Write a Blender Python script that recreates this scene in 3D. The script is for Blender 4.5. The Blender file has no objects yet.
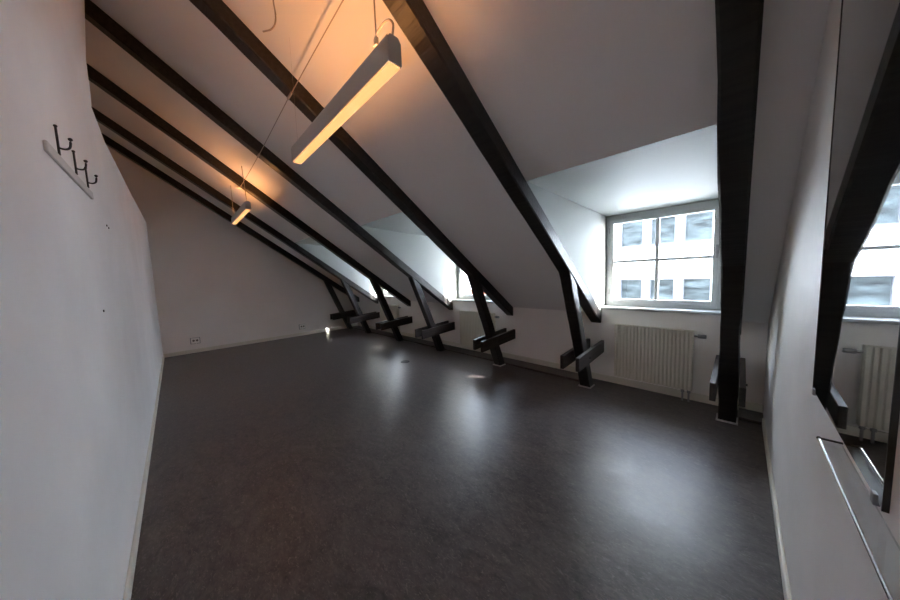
import bpy, bmesh, math, random
from mathutils import Vector, Matrix
R = math.radians
SC = bpy.context.scene
COL = SC.collection
PI = math.pi

# ------------------------------------------------------------------ room dimensions (metres)
K = 3.797          # inner face of the low window wall (y)
WL = -0.277        # face of the left wall (y)
WR = 0.189         # face of the right wall (x)
WF = -7.877        # face of the far wall (x)
T = 0.7143         # roof slope
def zc(y): return 0.864 + T * (K - y)      # ceiling surface
def zb(y): return 0.729 + T * (K - y)      # underside of the rafters
BACK = -1.6
SILL = 0.945
WY = 3.95          # inner face of the windows
OUT = 4.20         # outer face of the building wall

# ------------------------------------------------------------------ materials
def mat(name, col, rough=.6, metal=0., noise=None, bump=None, emis=None, spec=None, coat=0.):
    m = bpy.data.materials.new(name); m.use_nodes = True
    nt = m.node_tree; b = nt.nodes['Principled BSDF']
    b.inputs['Base Color'].default_value = (*col, 1); b.inputs['Roughness'].default_value = rough
    b.inputs['Metallic'].default_value = metal
    if spec is not None: b.inputs['Specular IOR Level'].default_value = spec
    if coat: b.inputs['Coat Weight'].default_value = coat
    tc = nt.nodes.new('ShaderNodeTexCoord')
    if noise:
        sc, amt, stretch = noise
        mp = nt.nodes.new('ShaderNodeMapping'); mp.inputs['Scale'].default_value = stretch
        n = nt.nodes.new('ShaderNodeTexNoise'); n.inputs['Scale'].default_value = sc; n.inputs['Detail'].default_value = 6
        cr = nt.nodes.new('ShaderNodeValToRGB')
        cr.color_ramp.elements[0].position = .3; cr.color_ramp.elements[1].position = .7
        cr.color_ramp.elements[0].color = (*[max(0, c * (1 - amt)) for c in col], 1)
        cr.color_ramp.elements[1].color = (*[min(1, c * (1 + amt)) for c in col], 1)
        nt.links.new(tc.outputs['Object'], mp.inputs[0]); nt.links.new(mp.outputs[0], n.inputs['Vector'])
        nt.links.new(n.outputs[0], cr.inputs[0]); nt.links.new(cr.outputs[0], b.inputs['Base Color'])
    if bump:
        sc, st, dist, stretch = bump
        mp = nt.nodes.new('ShaderNodeMapping'); mp.inputs['Scale'].default_value = stretch
        n = nt.nodes.new('ShaderNodeTexNoise'); n.inputs['Scale'].default_value = sc; n.inputs['Detail'].default_value = 5
        bp = nt.nodes.new('ShaderNodeBump'); bp.inputs['Strength'].default_value = st; bp.inputs['Distance'].default_value = dist
        nt.links.new(tc.outputs['Object'], mp.inputs[0]); nt.links.new(mp.outputs[0], n.inputs['Vector'])
        nt.links.new(n.outputs[0], bp.inputs['Height']); nt.links.new(bp.outputs[0], b.inputs['Normal'])
    if emis:
        b.inputs['Emission Color'].default_value = (*emis[0], 1); b.inputs['Emission Strength'].default_value = emis[1]
    return m

ONE = (1, 1, 1)
M = {}
M['wall'] = mat('painted_plaster', (.88, .845, .82), .62, noise=(1.3, .03, ONE), bump=(5, .25, .012, ONE))
M['old_wall'] = mat('uneven_painted_plaster', (.82, .81, .805), .5, noise=(2.2, .05, ONE), bump=(3.2, .45, .03, (1, 1, 1)))
M['ceiling'] = mat('painted_ceiling_board', (.81, .785, .775), .7, noise=(.8, .03, ONE), bump=(9, .1, .004, ONE))
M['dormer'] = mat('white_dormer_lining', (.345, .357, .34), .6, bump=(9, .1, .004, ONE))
M['trim'] = mat('cream_gloss_paint', (.74, .71, .63), .35)
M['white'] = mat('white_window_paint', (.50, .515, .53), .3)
M['radiator'] = mat('cream_radiator_enamel', (.72, .69, .60), .35)
M['timber'] = mat('dark_stained_timber', (.019, .0155, .0155), .38, noise=(6, .5, (.4, 6, 6)), bump=(9, .5, .006, (.3, 5, 5)), spec=.45)
M['plank'] = mat('dark_stained_plank', (.034, .025, .022), .5, noise=(7, .5, (6, .5, 6)), bump=(9, .4, .004, (6, .3, 6)))
M['chrome'] = mat('chrome', (.75, .75, .77), .15, 1)
M['grey_metal'] = mat('grey_metal', (.32, .32, .33), .4, .8)
M['dark_metal'] = mat('dark_metal', (.05, .045, .045), .45, .6)
M['black_plastic'] = mat('black_plastic', (.006, .006, .006), .6)
M['lamp_body'] = mat('grey_lacquered_metal', (.44, .425, .41), .45)
M['cable'] = mat('grey_cable', (.34, .29, .26), .6)
M['plastic'] = mat('white_plastic', (.9, .88, .85), .35)
M['socket_hole'] = mat('socket_recess', (.14, .13, .12), .5)
M['mirror'] = mat('mirror_silver', (.80, .82, .84), .02, 1)
M['rack'] = mat('painted_rack_board', (.58, .56, .54), .5)
M['glow'] = mat('warm_light_diffuser', (.5, .42, .3), .5, emis=((1, .43, .14), .09))
M['tube'] = mat('warm_fluorescent_tube', (.9, .85, .7), .5, emis=((1, .42, .13), 2.7))
M['facade'] = mat('white_render', (.84, .85, .87), .8, bump=(3, .1, .01, ONE))
M['facade_frame'] = mat('grey_window_frame', (.030, .034, .045), .5)
M['facade_trim'] = mat('pale_window_sill', (.07, .078, .11), .6)
M['zinc'] = mat('bounce_cover_grey', (.10, .11, .12), .6)  # dark grey for the added cover that damps bounced sunlight
M['brick'] = mat('orange_red_masonry', (.20, .045, .022), .8, noise=(6, .25, ONE))
M['asphalt'] = mat('street_asphalt', (.12, .12, .12), .8, noise=(2, .2, ONE))
M['pale_glass'] = mat('shaded_window_glass', (.030, .037, .040), .35, noise=(2.2, .8, (.6, 1, 2.4)), spec=.05)

def floor_material():
    m = bpy.data.materials.new('marbled_linoleum'); m.use_nodes = True; nt = m.node_tree; N = nt.nodes; b = N['Principled BSDF']
    tc = N.new('ShaderNodeTexCoord')
    def noise(sc, det, stretch=(1, 1, 1), dist=0.):
        mp = N.new('ShaderNodeMapping'); mp.inputs['Scale'].default_value = stretch; nt.links.new(tc.outputs['Object'], mp.inputs[0])
        n = N.new('ShaderNodeTexNoise'); n.inputs['Scale'].default_value = sc; n.inputs['Detail'].default_value = det
        n.inputs['Distortion'].default_value = dist; n.inputs['Roughness'].default_value = .65
        nt.links.new(mp.outputs[0], n.inputs['Vector']); return n
    a = noise(3.5, 10, (1, 1.8, 1), 1.6); c = noise(26, 8, (1, 1.6, 1), .8)
    mx = N.new('ShaderNodeMath'); mx.operation = 'MULTIPLY_ADD'; mx.inputs[1].default_value = .55
    m2 = N.new('ShaderNodeMath'); m2.operation = 'MULTIPLY'; m2.inputs[1].default_value = .45
    nt.links.new(c.outputs[0], m2.inputs[0]); nt.links.new(a.outputs[0], mx.inputs[0]); nt.links.new(m2.outputs[0], mx.inputs[2])
    cr = N.new('ShaderNodeValToRGB'); e = cr.color_ramp.elements
    fl = noise(26, 7, (1, 2.4, 1), 2.0)
    e[0].position = .36; e[0].color = (.030, .025, .0245, 1); e[1].position = .66; e[1].color = (.128, .105, .098, 1)
    nt.links.new(mx.outputs[0], cr.inputs[0])
    fr = N.new('ShaderNodeMapRange'); fr.inputs[1].default_value = .55; fr.inputs[2].default_value = .72; fr.inputs[3].default_value = 0; fr.inputs[4].default_value = .8
    nt.links.new(fl.outputs[0], fr.inputs[0])
    mc = N.new('ShaderNodeMix'); mc.data_type = 'RGBA'; mc.inputs[7].default_value = (.24, .20, .185, 1)
    nt.links.new(fr.outputs[0], mc.inputs[0]); nt.links.new(cr.outputs[0], mc.inputs[6]); nt.links.new(mc.outputs[2], b.inputs['Base Color'])
    rr = N.new('ShaderNodeMapRange'); rr.inputs[1].default_value = .3; rr.inputs[2].default_value = .7; rr.inputs[3].default_value = .30; rr.inputs[4].default_value = .42
    nt.links.new(a.outputs[0], rr.inputs[0]); nt.links.new(rr.outputs[0], b.inputs['Roughness'])
    bp = N.new('ShaderNodeBump'); bp.inputs['Strength'].default_value = .12; bp.inputs['Distance'].default_value = .004
    nt.links.new(c.outputs[0], bp.inputs['Height']); nt.links.new(bp.outputs[0], b.inputs['Normal'])
    return m
M['floor'] = floor_material()

def glass_material():
    m = bpy.data.materials.new('clear_window_glass'); m.use_nodes = True; nt = m.node_tree; N = nt.nodes
    N.remove(N['Principled BSDF']); o = N['Material Output']
    t = N.new('ShaderNodeBsdfTransparent'); t.inputs[0].default_value = (.95, .97, .98, 1)
    g = N.new('ShaderNodeBsdfGlossy'); g.inputs['Roughness'].default_value = .02
    lw = N.new('ShaderNodeLayerWeight'); lw.inputs[0].default_value = .5
    pw = N.new('ShaderNodeMath'); pw.operation = 'POWER'; pw.inputs[1].default_value = 5
    f = N.new('ShaderNodeMath'); f.operation = 'MULTIPLY_ADD'; f.inputs[1].default_value = .9; f.inputs[2].default_value = .04
    nt.links.new(lw.outputs['Facing'], pw.inputs[0]); nt.links.new(pw.outputs[0], f.inputs[0])
    mx = N.new('ShaderNodeMixShader')
    nt.links.new(f.outputs[0], mx.inputs[0]); nt.links.new(t.outputs[0], mx.inputs[1]); nt.links.new(g.outputs[0], mx.inputs[2])
    nt.links.new(mx.outputs[0], o.inputs[0]); return m
M['glass'] = glass_material()

# ------------------------------------------------------------------ mesh helpers
def box(bm, x0, x1, y0, y1, z0, z1):
    vs = [bm.verts.new((x, y, z)) for x in (x0, x1) for y in (y0, y1) for z in (z0, z1)]
    for f in ((0, 1, 3, 2), (4, 6, 7, 5), (0, 4, 5, 1), (2, 3, 7, 6), (0, 2, 6, 4), (1, 5, 7, 3)):
        bm.faces.new([vs[i] for i in f])
    return vs
def prism_x(bm, pts, x0, x1):
    a = [bm.verts.new((x0, y, z)) for y, z in pts]; b = [bm.verts.new((x1, y, z)) for y, z in pts]
    n = len(pts)
    bm.faces.new(a); bm.faces.new(b[::-1])
    for i in range(n): bm.faces.new([a[i], b[i], b[(i + 1) % n], a[(i + 1) % n]])
def prism_y(bm, pts, y0, y1):
    a = [bm.verts.new((x, y0, z)) for x, z in pts]; b = [bm.verts.new((x, y1, z)) for x, z in pts]
    n = len(pts)
    bm.faces.new(a); bm.faces.new(b[::-1])
    for i in range(n): bm.faces.new([a[i], b[i], b[(i + 1) % n], a[(i + 1) % n]])
def loft(bm, secs):
    rows = [[bm.verts.new(p) for p in s] for s in secs]; n = len(rows[0])
    bm.faces.new(rows[0]); bm.faces.new(rows[-1][::-1])
    for a, b in zip(rows, rows[1:]):
        for i in range(n): bm.faces.new([a[i], b[i], b[(i + 1) % n], a[(i + 1) % n]])
def tube(bm, pts, r, seg=10):
    pts = [Vector(p) for p in pts]; rows = []
    up = Vector((0, 0, 1))
    for i, p in enumerate(pts):
        d = (pts[min(i + 1, len(pts) - 1)] - pts[max(i - 1, 0)]).normalized()
        u = d.cross(up)
        if u.length < .05: u = d.cross(Vector((0, 1, 0)))
        u.normalize(); v = d.cross(u)
        rows.append([tuple(p + (u * math.cos(2 * PI * k / seg) + v * math.sin(2 * PI * k / seg)) * r) for k in range(seg)])
    loft(bm, rows)
def cyl(bm, p0, p1, r, seg=16): tube(bm, [p0, p1], r, seg)
def curve(pts, n=8):
    """Catmull-Rom through pts"""
    P = [Vector(p) for p in pts]; P = [P[0]] + P + [P[-1]]; out = []
    for i in range(1, len(P) - 2):
        for k in range(n):
            t = k / n
            out.append(.5 * ((2 * P[i]) + (P[i + 1] - P[i - 1]) * t + (2 * P[i - 1] - 5 * P[i] + 4 * P[i + 1] - P[i + 2]) * t * t + (3 * P[i] - P[i - 1] - 3 * P[i + 1] + P[i + 2]) * t ** 3))
    out.append(P[-2]); return out

def obj(name, bm, m, parent=None, origin=None, bevel=0, smooth=False):
    bmesh.ops.recalc_face_normals(bm, faces=bm.faces)
    if origin is None and parent is None and bm.verts:
        xs = [v.co for v in bm.verts]
        origin = (sum(v.x for v in xs) / len(xs), sum(v.y for v in xs) / len(xs), min(v.z for v in xs))
    if parent is not None: off = Vector(parent.get('_w', (0, 0, 0)))
    else: off = Vector(origin or (0, 0, 0))
    for v in bm.verts: v.co -= off
    me = bpy.data.meshes.new(name); bm.to_mesh(me); bm.free()
    o = bpy.data.objects.new(name, me); COL.objects.link(o); me.materials.append(m)
    if parent is not None: o.parent = parent
    else: o.location = off
    o['_w'] = tuple(off)
    if smooth:
        for p in me.polygons: p.use_smooth = True
    if bevel:
        b = o.modifiers.new('bevel', 'BEVEL'); b.width = bevel; b.segments = 2; b.limit_method = 'ANGLE'; b.angle_limit = R(40)
    return o
def empty(name, loc, label, cat, group=None):
    o = bpy.data.objects.new(name, None); COL.objects.link(o); o.location = loc; o.empty_display_size = .05
    o['_w'] = tuple(loc); tag(o, label, cat, group); return o
def tag(o, label, cat, group=None):
    o['label'] = label; o['category'] = cat
    if group: o['group'] = group
    return o
def struct(o): o['kind'] = 'structure'; return o
def NB(): return bmesh.new()
def dup_tree(root, delta, label=None):
    """copies of a thing, its parts and their sub-parts"""
    c = root.copy(); COL.objects.link(c); c.location = Vector(root.location) + Vector(delta)
    c['_w'] = tuple(Vector(root['_w']) + Vector(delta))
    if label: c['label'] = label
    for ch in [o for o in COL.objects if o.parent == root]:
        d = ch.copy(); COL.objects.link(d); d.parent = c
        for g in [o for o in COL.objects if o.parent == ch]:
            e = g.copy(); COL.objects.link(e); e.parent = d
    return c

# ------------------------------------------------------------------ rafters: left edges (x), width
RW = .128
RX = [-.105, -1.328, -2.618, -3.968, -5.322, -6.745, -7.815]
DORM = [(RX[1] + RW, RX[0]), (RX[3] + RW, RX[2]), (RX[5] + RW, RX[4])]     # dormer bays (x0, x1)
DTS = [2.045, 1.98, 1.90]     # y where each dormer opening cuts the slope
DZ = 2.062         # dormer ceiling height at the window
WIN = [(x0 - .004, x0 + 1.085) for x0, x1 in DORM]

# ------------------------------------------------------------------ setting: floor
bm = NB(); box(bm, WF - .2, WR + .2, BACK, OUT, -.12, 0); struct(obj('floor', bm, M['floor'], origin=(0, 0, 0)))
# raised plinth strip along the low wall, either side of the nearest window bay
bm = NB(); box(bm, WF, RX[1] - .02, 3.55, K + .02, 0, .028); struct(obj('floor_plinth', bm, M['floor'], origin=(0, 0, 0), bevel=.004))
bm = NB(); box(bm, RX[0] + RW + .01, WR, 3.55, K + .02, 0, .028); struct(obj('floor_plinth', bm, M['floor'], origin=(0, 0, 0), bevel=.004))

# ------------------------------------------------------------------ setting: ceiling slab with dormer openings
def slab(bm, x0, x1, ya, yb, t=.22):
    prism_x(bm, [(ya, zc(ya)), (yb, zc(yb)), (yb, zc(yb) + t), (ya, zc(ya) + t)], x0, x1)
bm = NB()
edges = [WF - .2]
for x0, x1 in reversed(DORM): edges += [x0, x1]
edges.append(WR + .2)
GP = .008
for i in range(0, len(edges), 2): slab(bm, edges[i] + (GP if i else 0), edges[i + 1] - (GP if i < len(edges) - 2 else 0), BACK - .2, K + .45)
for (x0, x1), DT in zip(DORM, DTS): slab(bm, x0 - GP, x1 + GP, BACK - .2, DT)
struct(obj('ceiling', bm, M['ceiling'], origin=(0, 0, 0)))

# dormer linings
for i, (x0, x1) in enumerate(DORM):
    bm = NB(); DT = DTS[i]
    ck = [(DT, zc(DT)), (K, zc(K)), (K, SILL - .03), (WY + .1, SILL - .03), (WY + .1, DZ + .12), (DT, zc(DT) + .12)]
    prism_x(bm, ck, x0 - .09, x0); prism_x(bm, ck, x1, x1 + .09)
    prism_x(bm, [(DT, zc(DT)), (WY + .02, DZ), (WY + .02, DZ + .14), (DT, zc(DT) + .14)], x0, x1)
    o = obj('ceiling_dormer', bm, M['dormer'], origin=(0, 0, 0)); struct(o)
    # outer wall around the window
    w0, w1 = WIN[i]
    bm = NB()
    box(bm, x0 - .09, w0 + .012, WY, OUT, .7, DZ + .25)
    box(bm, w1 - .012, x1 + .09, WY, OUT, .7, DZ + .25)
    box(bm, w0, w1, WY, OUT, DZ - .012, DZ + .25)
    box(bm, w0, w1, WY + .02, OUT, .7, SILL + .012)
    box(bm, x0 - .15, x1 + .15, OUT, 4.46, DZ + .01, DZ + .13)      # unseen dormer roof eave, added to cut back the direct sun
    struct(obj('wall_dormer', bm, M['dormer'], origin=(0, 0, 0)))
    bm = NB(); box(bm, w0 + .012, w1 - .012, WY + .09, OUT + .04, SILL + .012, SILL + .018); struct(obj('trim_bounce_cover', bm, M['zinc'], bevel=.002))  # unseen dark cover, added to cut sunlight bouncing up off the outer sill

# low window wall
bm = NB()
for i in range(0, len(edges), 2): box(bm, edges[i], edges[i + 1], K, OUT, -.1, zc(K) + .02)
for x0, x1 in DORM: box(bm, x0, x1, K, OUT, -.1, SILL - .03)
struct(obj('wall_window_side', bm, M['wall'], origin=(0, 0, 0)))

# gable walls
def gable(x0, x1, name, m):
    bm = NB(); prism_x(bm, [(BACK, -.1), (K + .1, -.1), (K + .1, zc(K + .1) + .05), (BACK, zc(BACK) + .05)], x0, x1)
    return struct(obj(name, bm, m, origin=(0, 0, 0)))
gable(WR, WR + .18, 'wall_right', M['old_wall'])
gable(WF - .18, WF, 'wall_far', M['wall'])

# left wall: full height near the camera, lower beyond, open above the lower stretch
XS = -2.925
bm = NB()
zt = zc(WL) + .1
prism_y(bm, [(WF - .02, -.1), (WR + .02, -.1), (WR + .02, zt), (-3.46, zt), (-3.30, 3.44), (-2.965, 2.85), (-2.945, 2.62), (-2.92, 2.556), (-3.33, 2.495), (-5, 2.53), (WF - .02, 2.62)], WL - .16, WL)
box(bm, WF - .02, XS - .01, BACK, WL - .16, 2.40, 2.55)
box(bm, XS + .02, XS + .16, BACK, WL - .16, 2.4, zc(BACK))
box(bm, WF - .1, WR + .1, BACK - .15, BACK, 0, zc(BACK) + .05)
struct(obj('wall_left', bm, M['old_wall'], origin=(0, 0, 0), bevel=.012))

# baseboards
def board(name, x0, x1, y0, y1, z0, z1):
    bm = NB(); box(bm, x0, x1, y0, y1, z0, z1); return struct(obj(name, bm, M['trim'], bevel=.005))
board('baseboard_left', WF + .014, WR, WL, WL + .014, 0, .07)
board('baseboard_far', WF, WF + .014, WL, K - .26, 0, .075)
board('baseboard_far', WF, WF + .014, K - .247, K, .028, .10)
board('baseboard_right', WR - .014, WR, WL + .014, 3.55, 0, .07)
board('baseboard_window_side', WF + .014, RX[1] - .02, K - .016, K, .028, .105)
board('baseboard_window_side', RX[1] - .02, RX[0] + RW + .01, K - .016, K, 0, .08)
board('baseboard_window_side', RX[0] + RW + .01, WR, K - .016, K, .028, .105)

# ------------------------------------------------------------------ windows
def make_window(i):
    w0, w1 = WIN[i]; z0, z1 = SILL, DZ - .004
    # outer frame
    bm = NB(); f = .045
    box(bm, w0, w0 + f, WY, WY + .09, z0, z1); box(bm, w1 - f, w1, WY, WY + .09, z0, z1)
    box(bm, w0 + f, w1 - f, WY, WY + .09, z1 - f - .012, z1); box(bm, w0 + f, w1 - f, WY, WY + .09, z0, z0 + f)
    win = struct(obj('window_%d' % (i + 1), bm, M['white'], bevel=.004, origin=(w0, WY, z0)))
    # casement sash
    g = .045; a0, a1, b0, b1 = w0 + f, w1 - f, z0 + f, z1 - f - .012
    bm = NB()
    box(bm, a0, a0 + g, WY - .012, WY + .045, b0, b1); box(bm, a1 - g, a1, WY - .012, WY + .045, b0, b1)
    box(bm, a0 + g, a1 - g, WY - .012, WY + .045, b1 - g, b1); box(bm, a0 + g, a1 - g, WY - .012, WY + .045, b0, b0 + g)
    sash = obj('sash', bm, M['white'], win, bevel=.004)
    gx0, gx1, gz0, gz1 = a0 + g, a1 - g, b0 + g, b1 - g
    cx = gx0 + (gx1 - gx0) * .487; cz = gz0 + (gz1 - gz0) * .495
    bm = NB(); box(bm, cx - .019, cx + .019, WY + .002, WY + .034, gz0, gz1)
    box(bm, gx0, cx - .019, WY + .004, WY + .032, cz - .016, cz + .016); box(bm, cx + .019, gx1, WY + .004, WY + .032, cz - .016, cz + .016)
    obj('glazing_bar', bm, M['white'], sash, bevel=.003)
    bm = NB(); box(bm, gx0, gx1, WY + .016, WY + .020, gz0, gz1)
    obj('window_glass', bm, M['glass'], sash)
    # latch and hinges
    bm = NB(); hx = a1 - .012; hz = z0 + .62
    box(bm, hx - .012, hx + .012, WY - .022, WY - .012, hz - .045, hz + .045); cyl(bm, (hx, WY - .045, hz), (hx, WY - .02, hz), .008)
    box(bm, hx - .007, hx + .007, WY - .05, WY - .038, hz - .09, hz + .01)
    obj('window_handle', bm, M['grey_metal'], sash, bevel=.002)
    for hz in (z0 + .18, z1 - .18):
        bm = NB(); cyl(bm, (a0, WY - .016, hz - .035), (a0, WY - .016, hz + .035), .007); obj('hinge', bm, M['grey_metal'], win)
    # sill board
    x0, x1 = DORM[i]
    bm = NB(); box(bm, x0, x1, K - .025, WY, SILL - .03, SILL)
    struct(obj('trim_%d' % (i + 1), bm, M['white'], bevel=.005))
for i in range(3): make_window(i)

# ------------------------------------------------------------------ roof trusses
PW = .118
def truss(i, label):
    x0 = RX[i]; x1 = x0 + RW; rnd = random.Random(11 + i * 7)
    root = empty('roof_truss', (x0 + RW / 2, 3.48, 0), label, 'roof beam', 'dark timber roof trusses')
    # rafter
    n = 26; ys = BACK if RX[i] < XS else WL + .004
    if i == 0 or i == 1 or i == 2: ys = WL + .004
    secs = []; j = [0.] * 4; a = .0035
    for k in range(n + 1):
        y = ys + (K - .002 - ys) * k / n
        j = [q * .6 + rnd.uniform(-a, a) for q in j]
        side = .0 if k in (0,) else 1
        l, r, dz = x0 + j[0] * side, x1 + j[1] * .3, j[2]
        c = .009 + abs(j[3])
        top = zc(y) - .001; b = zb(y) + dz
        secs.append([(l, y, top), (l, y, b + c), (l + c, y, b), (r - c, y, b), (r, y, b + c), (r, y, top)])
    bm = NB(); loft(bm, secs); obj('rafter', bm, M['timber'], root)
    # leaning post
    px0 = x0 + (RW - PW) / 2; px1 = px0 + PW; secs = []; j = [0.] * 4; n = 14; d = .115
    ztop_f = 1.42
    for k in range(n + 1):
        t = k / n
        yf = 3.435 - .41 * ztop_f * t; z = ztop_f * t
        zf, zr = z, (z if k < n else None)
        j = [q * .6 + rnd.uniform(-a, a) for q in j]
        if k == 0: j = [0] * 4
        # rear side ends a little lower, where it meets the sloping rafter
        yr = yf + d
        zr = (1.42 - d * T) * t if True else z
        zf = 1.42 * t
        # rear face follows its own line so that the section stays square
        yfr = 3.435 - .41 * zr + d
        if k == n: zf = zb(3.435 - .41 * 1.42) - .004; zr = zb(yfr) - .004
        c = .008
        secs.append([(px0 + j[0] + c, 3.435 - .41 * zf, zf), (px1 + j[1] - c, 3.435 - .41 * zf, zf), (px1 + j[1], 3.435 - .41 * zf + c, zf), (px1 + j[1], yfr, zr), (px0 + j[0], yfr, zr), (px0 + j[0], 3.435 - .41 * zf + c, zf)])
    bm = NB(); loft(bm, secs); obj('post', bm, M['timber'], root)
    # pair of short planks clasping the post, running back to the low wall
    for s in (-1, 1):
        bm = NB(); th = .038
        a0, a1 = (px0 - th - .004, px0 - .004) if s < 0 else (px1 + .004, px1 + .004 + th)
        dy = rnd.uniform(-.015, .02); dz = rnd.uniform(-.006, .006)
        prism_x(bm, [(2.985 + dy, .318 + dz), (K - .004, .365 + dz), (K - .004, .515 + dz), (2.985 + dy, .468 + dz)], a0, a1)
        obj('brace_plank', bm, M['plank'], root, bevel=.004)
    # bolt through planks and post
    bm = NB(); yb = 3.30
    cyl(bm, (px0 - .054, yb, .41), (px1 + .054, yb, .41), .009, 10); obj('bolt', bm, M['dark_metal'], root)
    # pale collar round the foot
    bm = NB()
    b0 = 3.425; b1 = 3.435 + d + .01; e = .012
    if i in (0, 1, 2):
        box(bm, px0 - e, px1 + e, b0 - e, b0, .001, .014); box(bm, px0 - e, px0 - .001, b0, b1, .001, .014); box(bm, px1 + .001, px1 + e, b0, b1, .001, .014)
        o = obj('foot_trim', bm, M['rack'], root); o['label'] = 'pale trim strip round the foot of the post'
    else: bm.free()
labels = [
    'near-black timber rafter and post closest to the right wall, right of the large window',
    'dark timber rafter and leaning post just left of the large window and its radiator',
    'dark leaning post with clasping planks standing in front of the second radiator',
    'dark post and rafter left of the second dormer, third post left of the large window',
    'dark rafter and post right of the farthest dormer, where the ceiling cable ends',
    'dark rafter and post left of the farthest dormer, second from the far wall',
    'dark timber rafter and post right beside the far wall, farthest of the row']
for i in range(7): truss(i, labels[i])

# ------------------------------------------------------------------ radiators
def make_radiator(x0, x1, label):
    z0, z1 = .125, .755; y0, y1 = 3.675, 3.745
    root = empty('radiator', ((x0 + x1) / 2, 3.71, 0), label, 'radiator', 'cream panel radiators under the dormers')
    bm = NB(); n = 21; w = (x1 - x0); p = w / n
    # corrugated front panel
    prof = []
    for k in range(n):
        a = x0 + p * k
        prof += [(a + p * .02, y0 + .012), (a + p * .22, y0), (a + p * .78, y0), (a + p * .98, y0 + .012)]
    for zz in (0,):
        top = [bm.verts.new((x, y, z1 - .006)) for x, y in prof]; bot = [bm.verts.new((x, y, z0 + .006)) for x, y in prof]
        topb = [bm.verts.new((x, y0 + .024, z1 - .006)) for x, y in prof]; botb = [bm.verts.new((x, y0 + .024, z0 + .006)) for x, y in prof]
        for k in range(len(prof) - 1):
            bm.faces.new([bot[k], bot[k + 1], top[k + 1], top[k]]); bm.faces.new([botb[k + 1], botb[k], topb[k], topb[k + 1]])
            bm.faces.new([top[k], top[k + 1], topb[k + 1], topb[k]]); bm.faces.new([bot[k + 1], bot[k], botb[k], botb[k + 1]])
        bm.faces.new([bot[0], top[0], topb[0], botb[0]]); bm.faces.new([bot[-1], botb[-1], topb[-1], top[-1]])
    obj('front_panel', bm, M['radiator'], root)
    bm = NB(); box(bm, x0 + .004, x1 - .004, y1 - .02, y1, z0 + .01, z1 - .01)
    obj('rear_panel', bm, M['radiator'], root, bevel=.004)
    bm = NB()
    for k in range(n * 2 + 1):
        xx = x0 + .006 + (w - .012) * k / (n * 2); box(bm, xx - .0012, xx + .0012, y0 + .02, y1 - .018, z1 - .012, z1)
    box(bm, x0, x1, y0 + .01, y0 + .014, z1 - .012, z1); box(bm, x0, x1, y1 - .022, y1 - .018, z1 - .012, z1)
    obj('top_grille', bm, M['radiator'], root)
    for a, b in ((x0 - .001, x0 + .003), (x1 - .003, x1 + .001)):
        bm = NB(); box(bm, a, b, y0 + .014, y1 - .004, z0, z1); obj('side_cover', bm, M['radiator'], root)
    # thermostat valve and pipe
    bm = NB(); cyl(bm, (x1 - .01, 3.712, .70), (x1 + .035, 3.712, .70), .011); obj('valve_body', bm, M['chrome'], root, smooth=False)
    bm = NB(); tube(bm, [(x1 + .03, 3.712, .70), (x1 + .045, 3.712, .70), (x1 + .05, 3.712, .70), (x1 + .095, 3.712, .70)], .019, 14); o = obj('thermostat_head', bm, M['grey_metal'], root, bevel=.004); o['label'] = 'grey thermostat knob'
    for dx in (-.075, -.025):
        bm = NB(); cyl(bm, (x1 + dx, 3.715, 0.001), (x1 + dx, 3.715, z0 + .02), .0085); cyl(bm, (x1 + dx, 3.715, z0 - .03), (x1 + dx, 3.715, z0 + .012), .015)
        obj('pipe', bm, M['grey_metal'], root)
    for xx in (x0 + .12, x1 - .14):
        bm = NB(); box(bm, xx - .012, xx + .012, y1 - .004, K - .001, .25, .65); obj('wall_bracket', bm, M['radiator'], root)
    return root
D1 = (-1.022, -.308)
make_radiator(*D1, 'cream ribbed panel radiator with grey thermostat knob under the large near window')
make_radiator(-3.565, -2.80, 'cream panel radiator under the second dormer, half hidden behind a leaning post')
make_radiator(-6.36, -5.60, 'cream panel radiator under the farthest dormer, mostly hidden behind dark posts')

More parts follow.
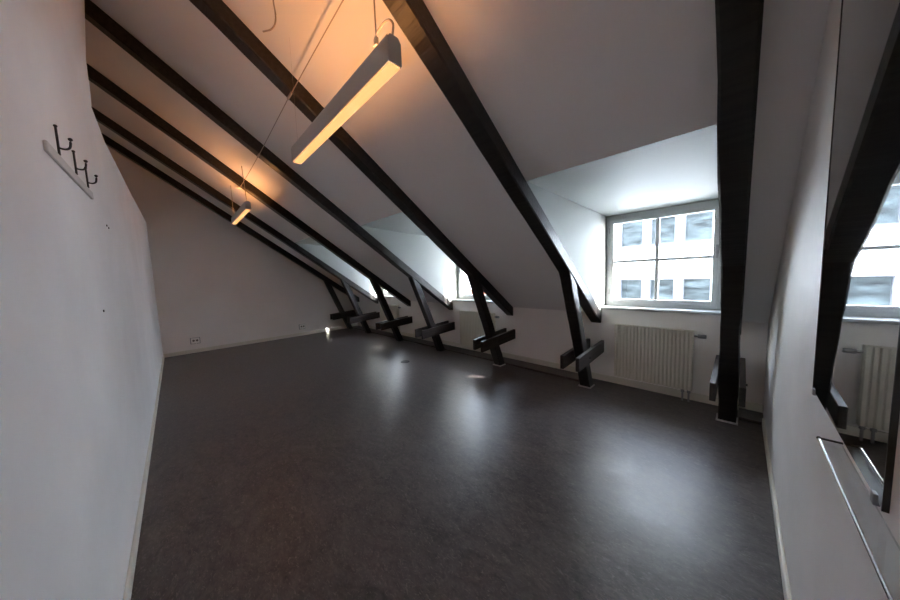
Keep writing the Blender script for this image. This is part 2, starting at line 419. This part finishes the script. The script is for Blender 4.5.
# ------------------------------------------------------------------ hanging linear lamps
LY = .71
def make_lamp(name_label, xn, xf, y, z0, top):
    """xn near end, xf far end; z0 underside"""
    hw = .031; h = .105
    root = empty('pendant_lamp', ((xn + xf) / 2, y, z0), name_label, 'lamp', 'slim hanging batten lamps')
    # housing: inverted trough with chamfered shoulders, open for the diffuser below and a slot above
    bm = NB(); t = .003
    outer = [(y - hw, z0), (y - hw, z0 + h - .018), (y - hw + .003, z0 + h - .004), (y - .027, z0 + h - .004), (y - .027, z0 + h - t - .004), (y - hw + t, z0 + h - .02), (y - hw + t, z0)]
    prism_x(bm, outer, xf, xn)
    prism_x(bm, [(2 * y - a, b) for a, b in outer], xf, xn)
    box(bm, xf, xn, y - hw + t, y + hw - t, z0 + .045, z0 + .048)
    obj('housing', bm, M['lamp_body'], root)
    for a, b in ((xf - .006, xf), (xn, xn + .006)):
        bm = NB(); prism_x(bm, [(y - hw - .001, z0 - .001), (y - hw - .001, z0 + h - .018), (y - hw + .012, z0 + h + .001), (y + hw - .012, z0 + h + .001), (y + hw + .001, z0 + h - .018), (y + hw + .001, z0 - .001)], a, b)
        obj('end_cap', bm, M['lamp_body'], root, bevel=.003)
    bm = NB(); box(bm, xf + .002, xn - .002, y - hw + t + .001, y + hw - t - .001, z0 - .006, z0 + .012)
    o = obj('diffuser', bm, M['glow'], root, bevel=.003); o['label'] = 'glowing warm light strip on the underside'
    bm = NB(); box(bm, xf + .03, xn - .03, y - .024, y + .024, z0 + h - .030, z0 + h - .022)
    o = obj('upper_light_panel', bm, M['tube'], root); o['label'] = 'warm panel throwing light up to the ceiling'
    # hanging loops
    for x in (xf + .05, xn - .05):
        bm = NB(); c = Vector((x, y, z0 + h + .014))
        pts = [c + Vector((math.cos(q) * .016, 0, math.sin(q) * .016)) for q in [2 * PI * k / 16 for k in range(17)]]
        tube(bm, pts, .0025, 6); obj('hanging_loop', bm, M['chrome'], root)
    return root
L1 = (-1.00, -2.265)
z1 = 2.253
lamp1 = make_lamp('large near hanging batten lamp, grey housing with warm light strip', L1[0], L1[1], LY, z1, 0)
# suspension wires of the near lamp
for x, zz in ((L1[0] - .125, .106), (L1[1] + .05, .135)):
    bm = NB(); cyl(bm, (x, LY, z1 + zz), (x, LY, zc(LY) - .002), .0035 if x > -2 else .0005, 6)
    obj('suspension_wire', bm, M['cable'], lamp1)
bm = NB(); box(bm, L1[0] - .125 - .008, L1[0] - .125 + .008, LY - .008, LY + .008, z1 + .14, z1 + .175); obj('wire_clamp', bm, M['grey_metal'], lamp1, bevel=.003)
bm = NB()
xa = L1[0] - .125
tube(bm, curve([(xa - .025, LY, 2.405), (xa - .015, LY, 2.425), (xa + .015, LY, 2.442), (-1.065, LY, 2.447), (-1.023, LY, 2.433), (-.998, LY, 2.405), (-1.0, LY, 2.38), (-1.012, LY, 2.354)], 6), .0045, 8)
obj('power_cord', bm, M['cable'], lamp1, smooth=True)

LY2, z2 = .80, 2.392
lamp2 = make_lamp('small-looking distant hanging batten lamp, glowing orange near the far wall', -4.66, -5.93, LY2, z2, 0)
for x, dx in ((-4.71, -.12), (-5.88, 0)):
    bm = NB(); tube(bm, curve([(x, LY2, z2 + .125), (x + dx * .3, LY2, z2 + .25), (x + dx, LY2, zc(LY2) - .002)], 5), .004, 6)
    obj('suspension_wire', bm, M['cable'], lamp2)

# cable stretched under the rafters from the near lamp to the far lamp
bm = NB()
def under(x, y): return (x, y, zb(y) - .012)
pts = [(-.55, LY + .02, zc(LY) - .10)]
pts = [under(-1.20, .765), under(-1.34, .77), under(-2.0, .778), under(-2.49, .785), under(-2.62, .786), under(-3.2, .80), under(-3.84, .815), under(-3.97, .817), under(-4.6, .825), under(-5.19, .832), under(-5.27, .834)]
tube(bm, [pts[0]] + pts[1:], .0034, 8)
cab = tag(obj('ceiling_cable', bm, M['cable']), 'thin grey cable strung diagonally under the dark rafters behind the near lamp', 'cable')
for x, y in ((-1.264, .767), (-2.554, .786), (-3.904, .816), (-5.24, .833)):
    bm = NB(); box(bm, x - .05, x + .05, y - .006, y + .006, zb(y) - .017, zb(y) - .001); obj('cable_clip', bm, M['cable'], cab)
# junction piece where cable ends, above the far lamp
bm = NB(); box(bm, -5.42, -5.335, .79, .87, zc(.83) - .14, zc(.83) - .035)
for v in bm.verts: pass
tag(obj('junction_box', bm, M['plastic'], bevel=.006), 'small white box under the sloping ceiling at the far end of the cable', 'junction box')
# loose cable end hanging from the ceiling
bm = NB(); tube(bm, curve([(-1.763, .5, zc(.5) - .002), (-1.763, .5, 2.95), (-1.76, .5, 2.87), (-1.742, .5, 2.79), (-1.748, .495, 2.745), (-1.765, .48, 2.722), (-1.785, .46, 2.715), (-1.80, .45, 2.716)], 5), .004, 8)
tag(obj('loose_cable', bm, M['cable'], smooth=True), 'loose bent cable end dangling from the ceiling above the near lamp', 'cable')

# ------------------------------------------------------------------ coat rack on the left wall
root = empty('coat_rack', (-2.1, WL, 1.872), 'coat rack with three dark hooks above a pale rail on the left wall', 'coat rack')
bm = NB(); box(bm, -2.41, -1.66, WL, WL + .011, 1.872, 1.910)
obj('rail', bm, M['rack'], root, bevel=.004)
for x, s in ((-1.835, 1.0), (-2.10, .92), (-2.34, .90)):
    z = 1.945
    bm = NB()
    tube(bm, curve([(x, WL + .006, z - .03), (x, WL + .006, z + .03), (x, WL + .006, z + .075 * s)], 4), .0035, 8)
    tube(bm, curve([(x, WL + .005, z), (x, WL + .012, z - .004), (x, WL + .024, z - .004), (x, WL + .033, z + .004), (x, WL + .036, z + .018), (x, WL + .037, z + .033)], 4), .0035, 8)
    bmesh.ops.create_icosphere(bm, subdivisions=2, radius=.0065, matrix=Matrix.Translation((x, WL + .037, z + .036)))
    bmesh.ops.create_icosphere(bm, subdivisions=2, radius=.0055, matrix=Matrix.Translation((x, WL + .006, z + .077 * s)))
    obj('hook', bm, M['dark_metal'], root, smooth=True)
# little screws left in the wall
for x, z, l in ((-2.83, 1.80, 'tiny dark screw in the left wall below the coat rack, left of a pair'), (-2.90, 1.795, 'tiny dark screw in the left wall below the coat rack, right of a pair'), (-2.31, 1.285, 'tiny dark screw low on the left wall below the screw pair')):
    bm = NB(); cyl(bm, (x, WL - .002, z), (x, WL + .004, z), .006, 8); tag(obj('screw', bm, M['dark_metal']), l, 'screw')

# ------------------------------------------------------------------ sockets on the far wall
def socket(y, z, label, wdt=.115):
    root = empty('wall_socket', (WF, y, z), label, 'socket', 'double sockets on the far wall')
    bm = NB(); box(bm, WF, WF + .045, y - wdt * .58, y + wdt * .58, z - .055, z + .055); obj('socket_box', bm, M['plastic'], root, bevel=.005)
    bm = NB(); box(bm, WF, WF + .012, y - wdt * .58 - .012, y + wdt * .58 + .010, z - .068, z + .060); obj('shadow_rim', bm, M['grey_metal'], root)  # dark rim added round the box to draw its shadow outline
    for s in (-1, 1):
        bm = NB(); cyl(bm, (WF + .044, y + s * wdt * .24, z + .005), (WF + .047, y + s * wdt * .24, z + .005), .024, 4); obj('outlet', bm, M['socket_hole'], root)
    bm = NB(); tube(bm, [(WF + .012, y + .01, z - .045), (WF + .012, y + .012, .076)], .0055, 8); obj('cable', bm, M['plastic'], root)
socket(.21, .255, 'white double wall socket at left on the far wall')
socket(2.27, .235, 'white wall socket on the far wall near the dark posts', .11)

# ------------------------------------------------------------------ small floor cap
bm = NB(); bmesh.ops.create_cone(bm, cap_ends=True, segments=24, radius1=.075, radius2=.068, depth=.008, matrix=Matrix.Translation((-3.84, 2.63, .0045)))
tag(obj('floor_cap', bm, M['black_plastic'], bevel=.002), 'small round dark cap lying flat on the grey floor near the middle posts', 'floor cap')

# ------------------------------------------------------------------ mirror and ledge on the right wall
root = empty('wall_mirror', (WR, 1.15, .97), 'tall frameless mirror on the right wall with a thin dark edge', 'mirror')
bm = NB(); box(bm, WR - .006, WR - .001, .83, 1.497, .975, 2.32); obj('mirror_glass', bm, M['mirror'], root)
bm = NB(); box(bm, WR - .0075, WR, 1.497, 1.500, .973, 2.322); box(bm, WR - .0075, WR, .827, .83, .973, 2.322); obj('edge', bm, M['dark_metal'], root)
for y in (1.475, .86):
    bm = NB(); box(bm, WR - .009, WR, y + .004, y + .020, .960, .982); obj('clip', bm, M['grey_metal'], root, bevel=.002)
root = empty('glass_ledge', (WR, 1.0, .93), 'narrow glass ledge with chrome rail on the right wall just below the mirror', 'shelf')
bm = NB(); box(bm, WR - .034, WR - .001, .55, 1.128, .947, .953); obj('glass_shelf', bm, M['glass'], root)
bm = NB(); tube(bm, [(WR - .036, 1.134, .955), (WR - .036, .55, .955)], .0028, 8); obj('front_rail', bm, M['chrome'], root)
for y in (1.134, .55):
    bm = NB(); tube(bm, [(WR - .036, y, .955), (WR, y, .955)], .0028, 8); bmesh.ops.create_icosphere(bm, subdivisions=2, radius=.0045, matrix=Matrix.Translation((WR - .036, y, .955)))
    obj('bracket', bm, M['dark_metal'], root, smooth=True)

# ------------------------------------------------------------------ outside: buildings across the street
FY = 15.0
root = empty('opposite_building', (-2, FY, -8), 'white building with two rows of grey windows seen through the large window', 'building')
cols = [-3.95 + 1.142 * k for k in range(-2, 5)]
rows = [(-.30, .922), (2.40, 3.85)]
bm = NB()
bx0, bx1 = -8.6, 17
ops = [(c, c + .872) for c in cols]
zs = [-8, rows[0][0], rows[0][1], rows[1][0], rows[1][1], 6.2]
for a, b in ((-8, -.30), (.922, 2.40), (3.85, 9.0)): box(bm, bx0, bx1, FY, FY + .5, a, b)
for r0, r1 in rows:
    xs = [bx0] + [v for o_ in ops for v in o_] + [bx1]
    for k in range(0, len(xs), 2): box(bm, xs[k], xs[k + 1], FY, FY + .5, r0, r1)
box(bm, bx0, bx1, FY + .5, FY + 8, -8, 9.0)
obj('wall', bm, M['facade'], root)
bm = NB(); box(bm, bx0 - .2, bx1 + .2, FY - .3, FY + 8.2, 9.0, 9.25); obj('roof', bm, M['facade_frame'], root)
for r0, r1 in rows:
    for a, b in ops:
        bm = NB(); f = .05
        box(bm, a, a + f, FY + .10, FY + .18, r0, r1); box(bm, b - f, b, FY + .10, FY + .18, r0, r1)
        box(bm, a + f, b - f, FY + .10, FY + .18, r0, r0 + f); box(bm, a + f, b - f, FY + .10, FY + .18, r1 - f, r1)
        w = obj('window', bm, M['facade_frame'], root)
        bm = NB(); box(bm, a + f, b - f, FY + .145, FY + .15, r0 + f, r1 - f); obj('pane', bm, M['pale_glass'], w)
        bm = NB(); box(bm, a - .05, b + .05, FY - .07, FY + .10, r0 - .07, r0); obj('window_sill', bm, M['facade_trim'], w)
root = empty('neighbouring_building', (-14, 17, -8), 'pale building with an orange-red lower storey seen through the second dormer window', 'building')
bm = NB(); box(bm, -26, -9.2, 17, 24, -8, 5.2); obj('wall', bm, M['facade'], root)
bm = NB(); box(bm, -26.2, -9.0, 16.8, 24.2, 5.2, 5.45); obj('roof', bm, M['facade_frame'], root)
bm = NB(); box(bm, -13.6, -9.4, 15.2, 16.99, -8, .35); obj('lower_storey', bm, M['brick'], root)
for k in range(8):
    a = -25 + k * 1.45 - (0 if k < 7 else 0)
    bm = NB(); f = .05; b = a + .8; r0, r1 = 1.9, 3.2
    box(bm, a, a + f, 16.9, 16.99, r0, r1); box(bm, b - f, b, 16.9, 16.99, r0, r1); box(bm, a + f, b - f, 16.9, 16.99, r0, r0 + f); box(bm, a + f, b - f, 16.9, 16.99, r1 - f, r1)
    w = obj('window', bm, M['facade_frame'], root)
    bm = NB(); box(bm, a + f, b - f, 16.95, 16.99, r0 + f, r1 - f); obj('pane', bm, M['pale_glass'], w)
bm = NB(); box(bm, -60, 40, 5, 60, -8.2, -8); struct(obj('ground', bm, M['asphalt'], origin=(0, 0, -8.2)))

# ------------------------------------------------------------------ daylight
w = bpy.data.worlds.new('sky'); SC.world = w; w.use_nodes = True; nt = w.node_tree
bg = nt.nodes['Background']; sky = nt.nodes.new('ShaderNodeTexSky')
sky.sky_type = 'NISHITA'; sky.sun_disc = False; sky.sun_elevation = R(32); sky.sun_rotation = R(60); sky.air_density = 1.0; sky.dust_density = .6; sky.ozone_density = 1
hs = nt.nodes.new('ShaderNodeHueSaturation'); hs.inputs['Saturation'].default_value = .42
nt.links.new(sky.outputs[0], hs.inputs['Color']); nt.links.new(hs.outputs[0], bg.inputs[0]); bg.inputs[1].default_value = .62
sd = bpy.data.lights.new('sun', 'SUN'); sd.energy = 5; sd.angle = R(.55); sd.color = (1, .95, .86)
so = bpy.data.objects.new('sun', sd); COL.objects.link(so)
so.rotation_euler = Vector((-1, -.57, -.63)).to_track_quat('-Z', 'Y').to_euler(); so.location = (3, 8, 8)
# sky portals in the three window openings
for x0, x1 in WIN:
    ld = bpy.data.lights.new('window_portal', 'AREA'); ld.shape = 'RECTANGLE'; ld.size = x1 - x0; ld.size_y = DZ - SILL
    ld.cycles.is_portal = True
    lo = bpy.data.objects.new('window_portal', ld); COL.objects.link(lo); lo.location = ((x0 + x1) / 2, OUT - .005, (SILL + DZ) / 2)
    lo.rotation_euler = Vector((0, -1, 0)).to_track_quat('-Z', 'Z').to_euler()

# ------------------------------------------------------------------ camera
cd = bpy.data.cameras.new('camera'); cam = bpy.data.objects.new('camera', cd); COL.objects.link(cam); SC.camera = cam
cd.sensor_fit = 'HORIZONTAL'; cd.sensor_width = 36; cd.lens = 36 * 282.296 / 900; cd.clip_start = .02; cd.clip_end = 200
yaw, pit, rol = R(45.886), R(-4.939), R(-2.169)
fw = Vector((-math.sin(yaw) * math.cos(pit), math.cos(yaw) * math.cos(pit), math.sin(pit)))
rt = Vector((math.cos(yaw), math.sin(yaw), 0)); up = rt.cross(fw)
rt2 = rt * math.cos(rol) + up * math.sin(rol); up2 = up * math.cos(rol) - rt * math.sin(rol)
cam.matrix_world = Matrix(((rt2.x, up2.x, -fw.x, 0), (rt2.y, up2.y, -fw.y, 0), (rt2.z, up2.z, -fw.z, 1.4), (0, 0, 0, 1)))

for o in COL.objects:
    if '_w' in o: del o['_w']
SC.view_settings.view_transform = 'Standard'; SC.view_settings.look = 'None'
SC.view_settings.gamma = 1; SC.view_settings.use_curve_mapping = False
SC.view_settings.exposure = 3.98
SC.cycles.max_bounces = 14; SC.cycles.diffuse_bounces = 10; SC.cycles.transparent_max_bounces = 12
SC.cycles.sample_clamp_indirect = 6
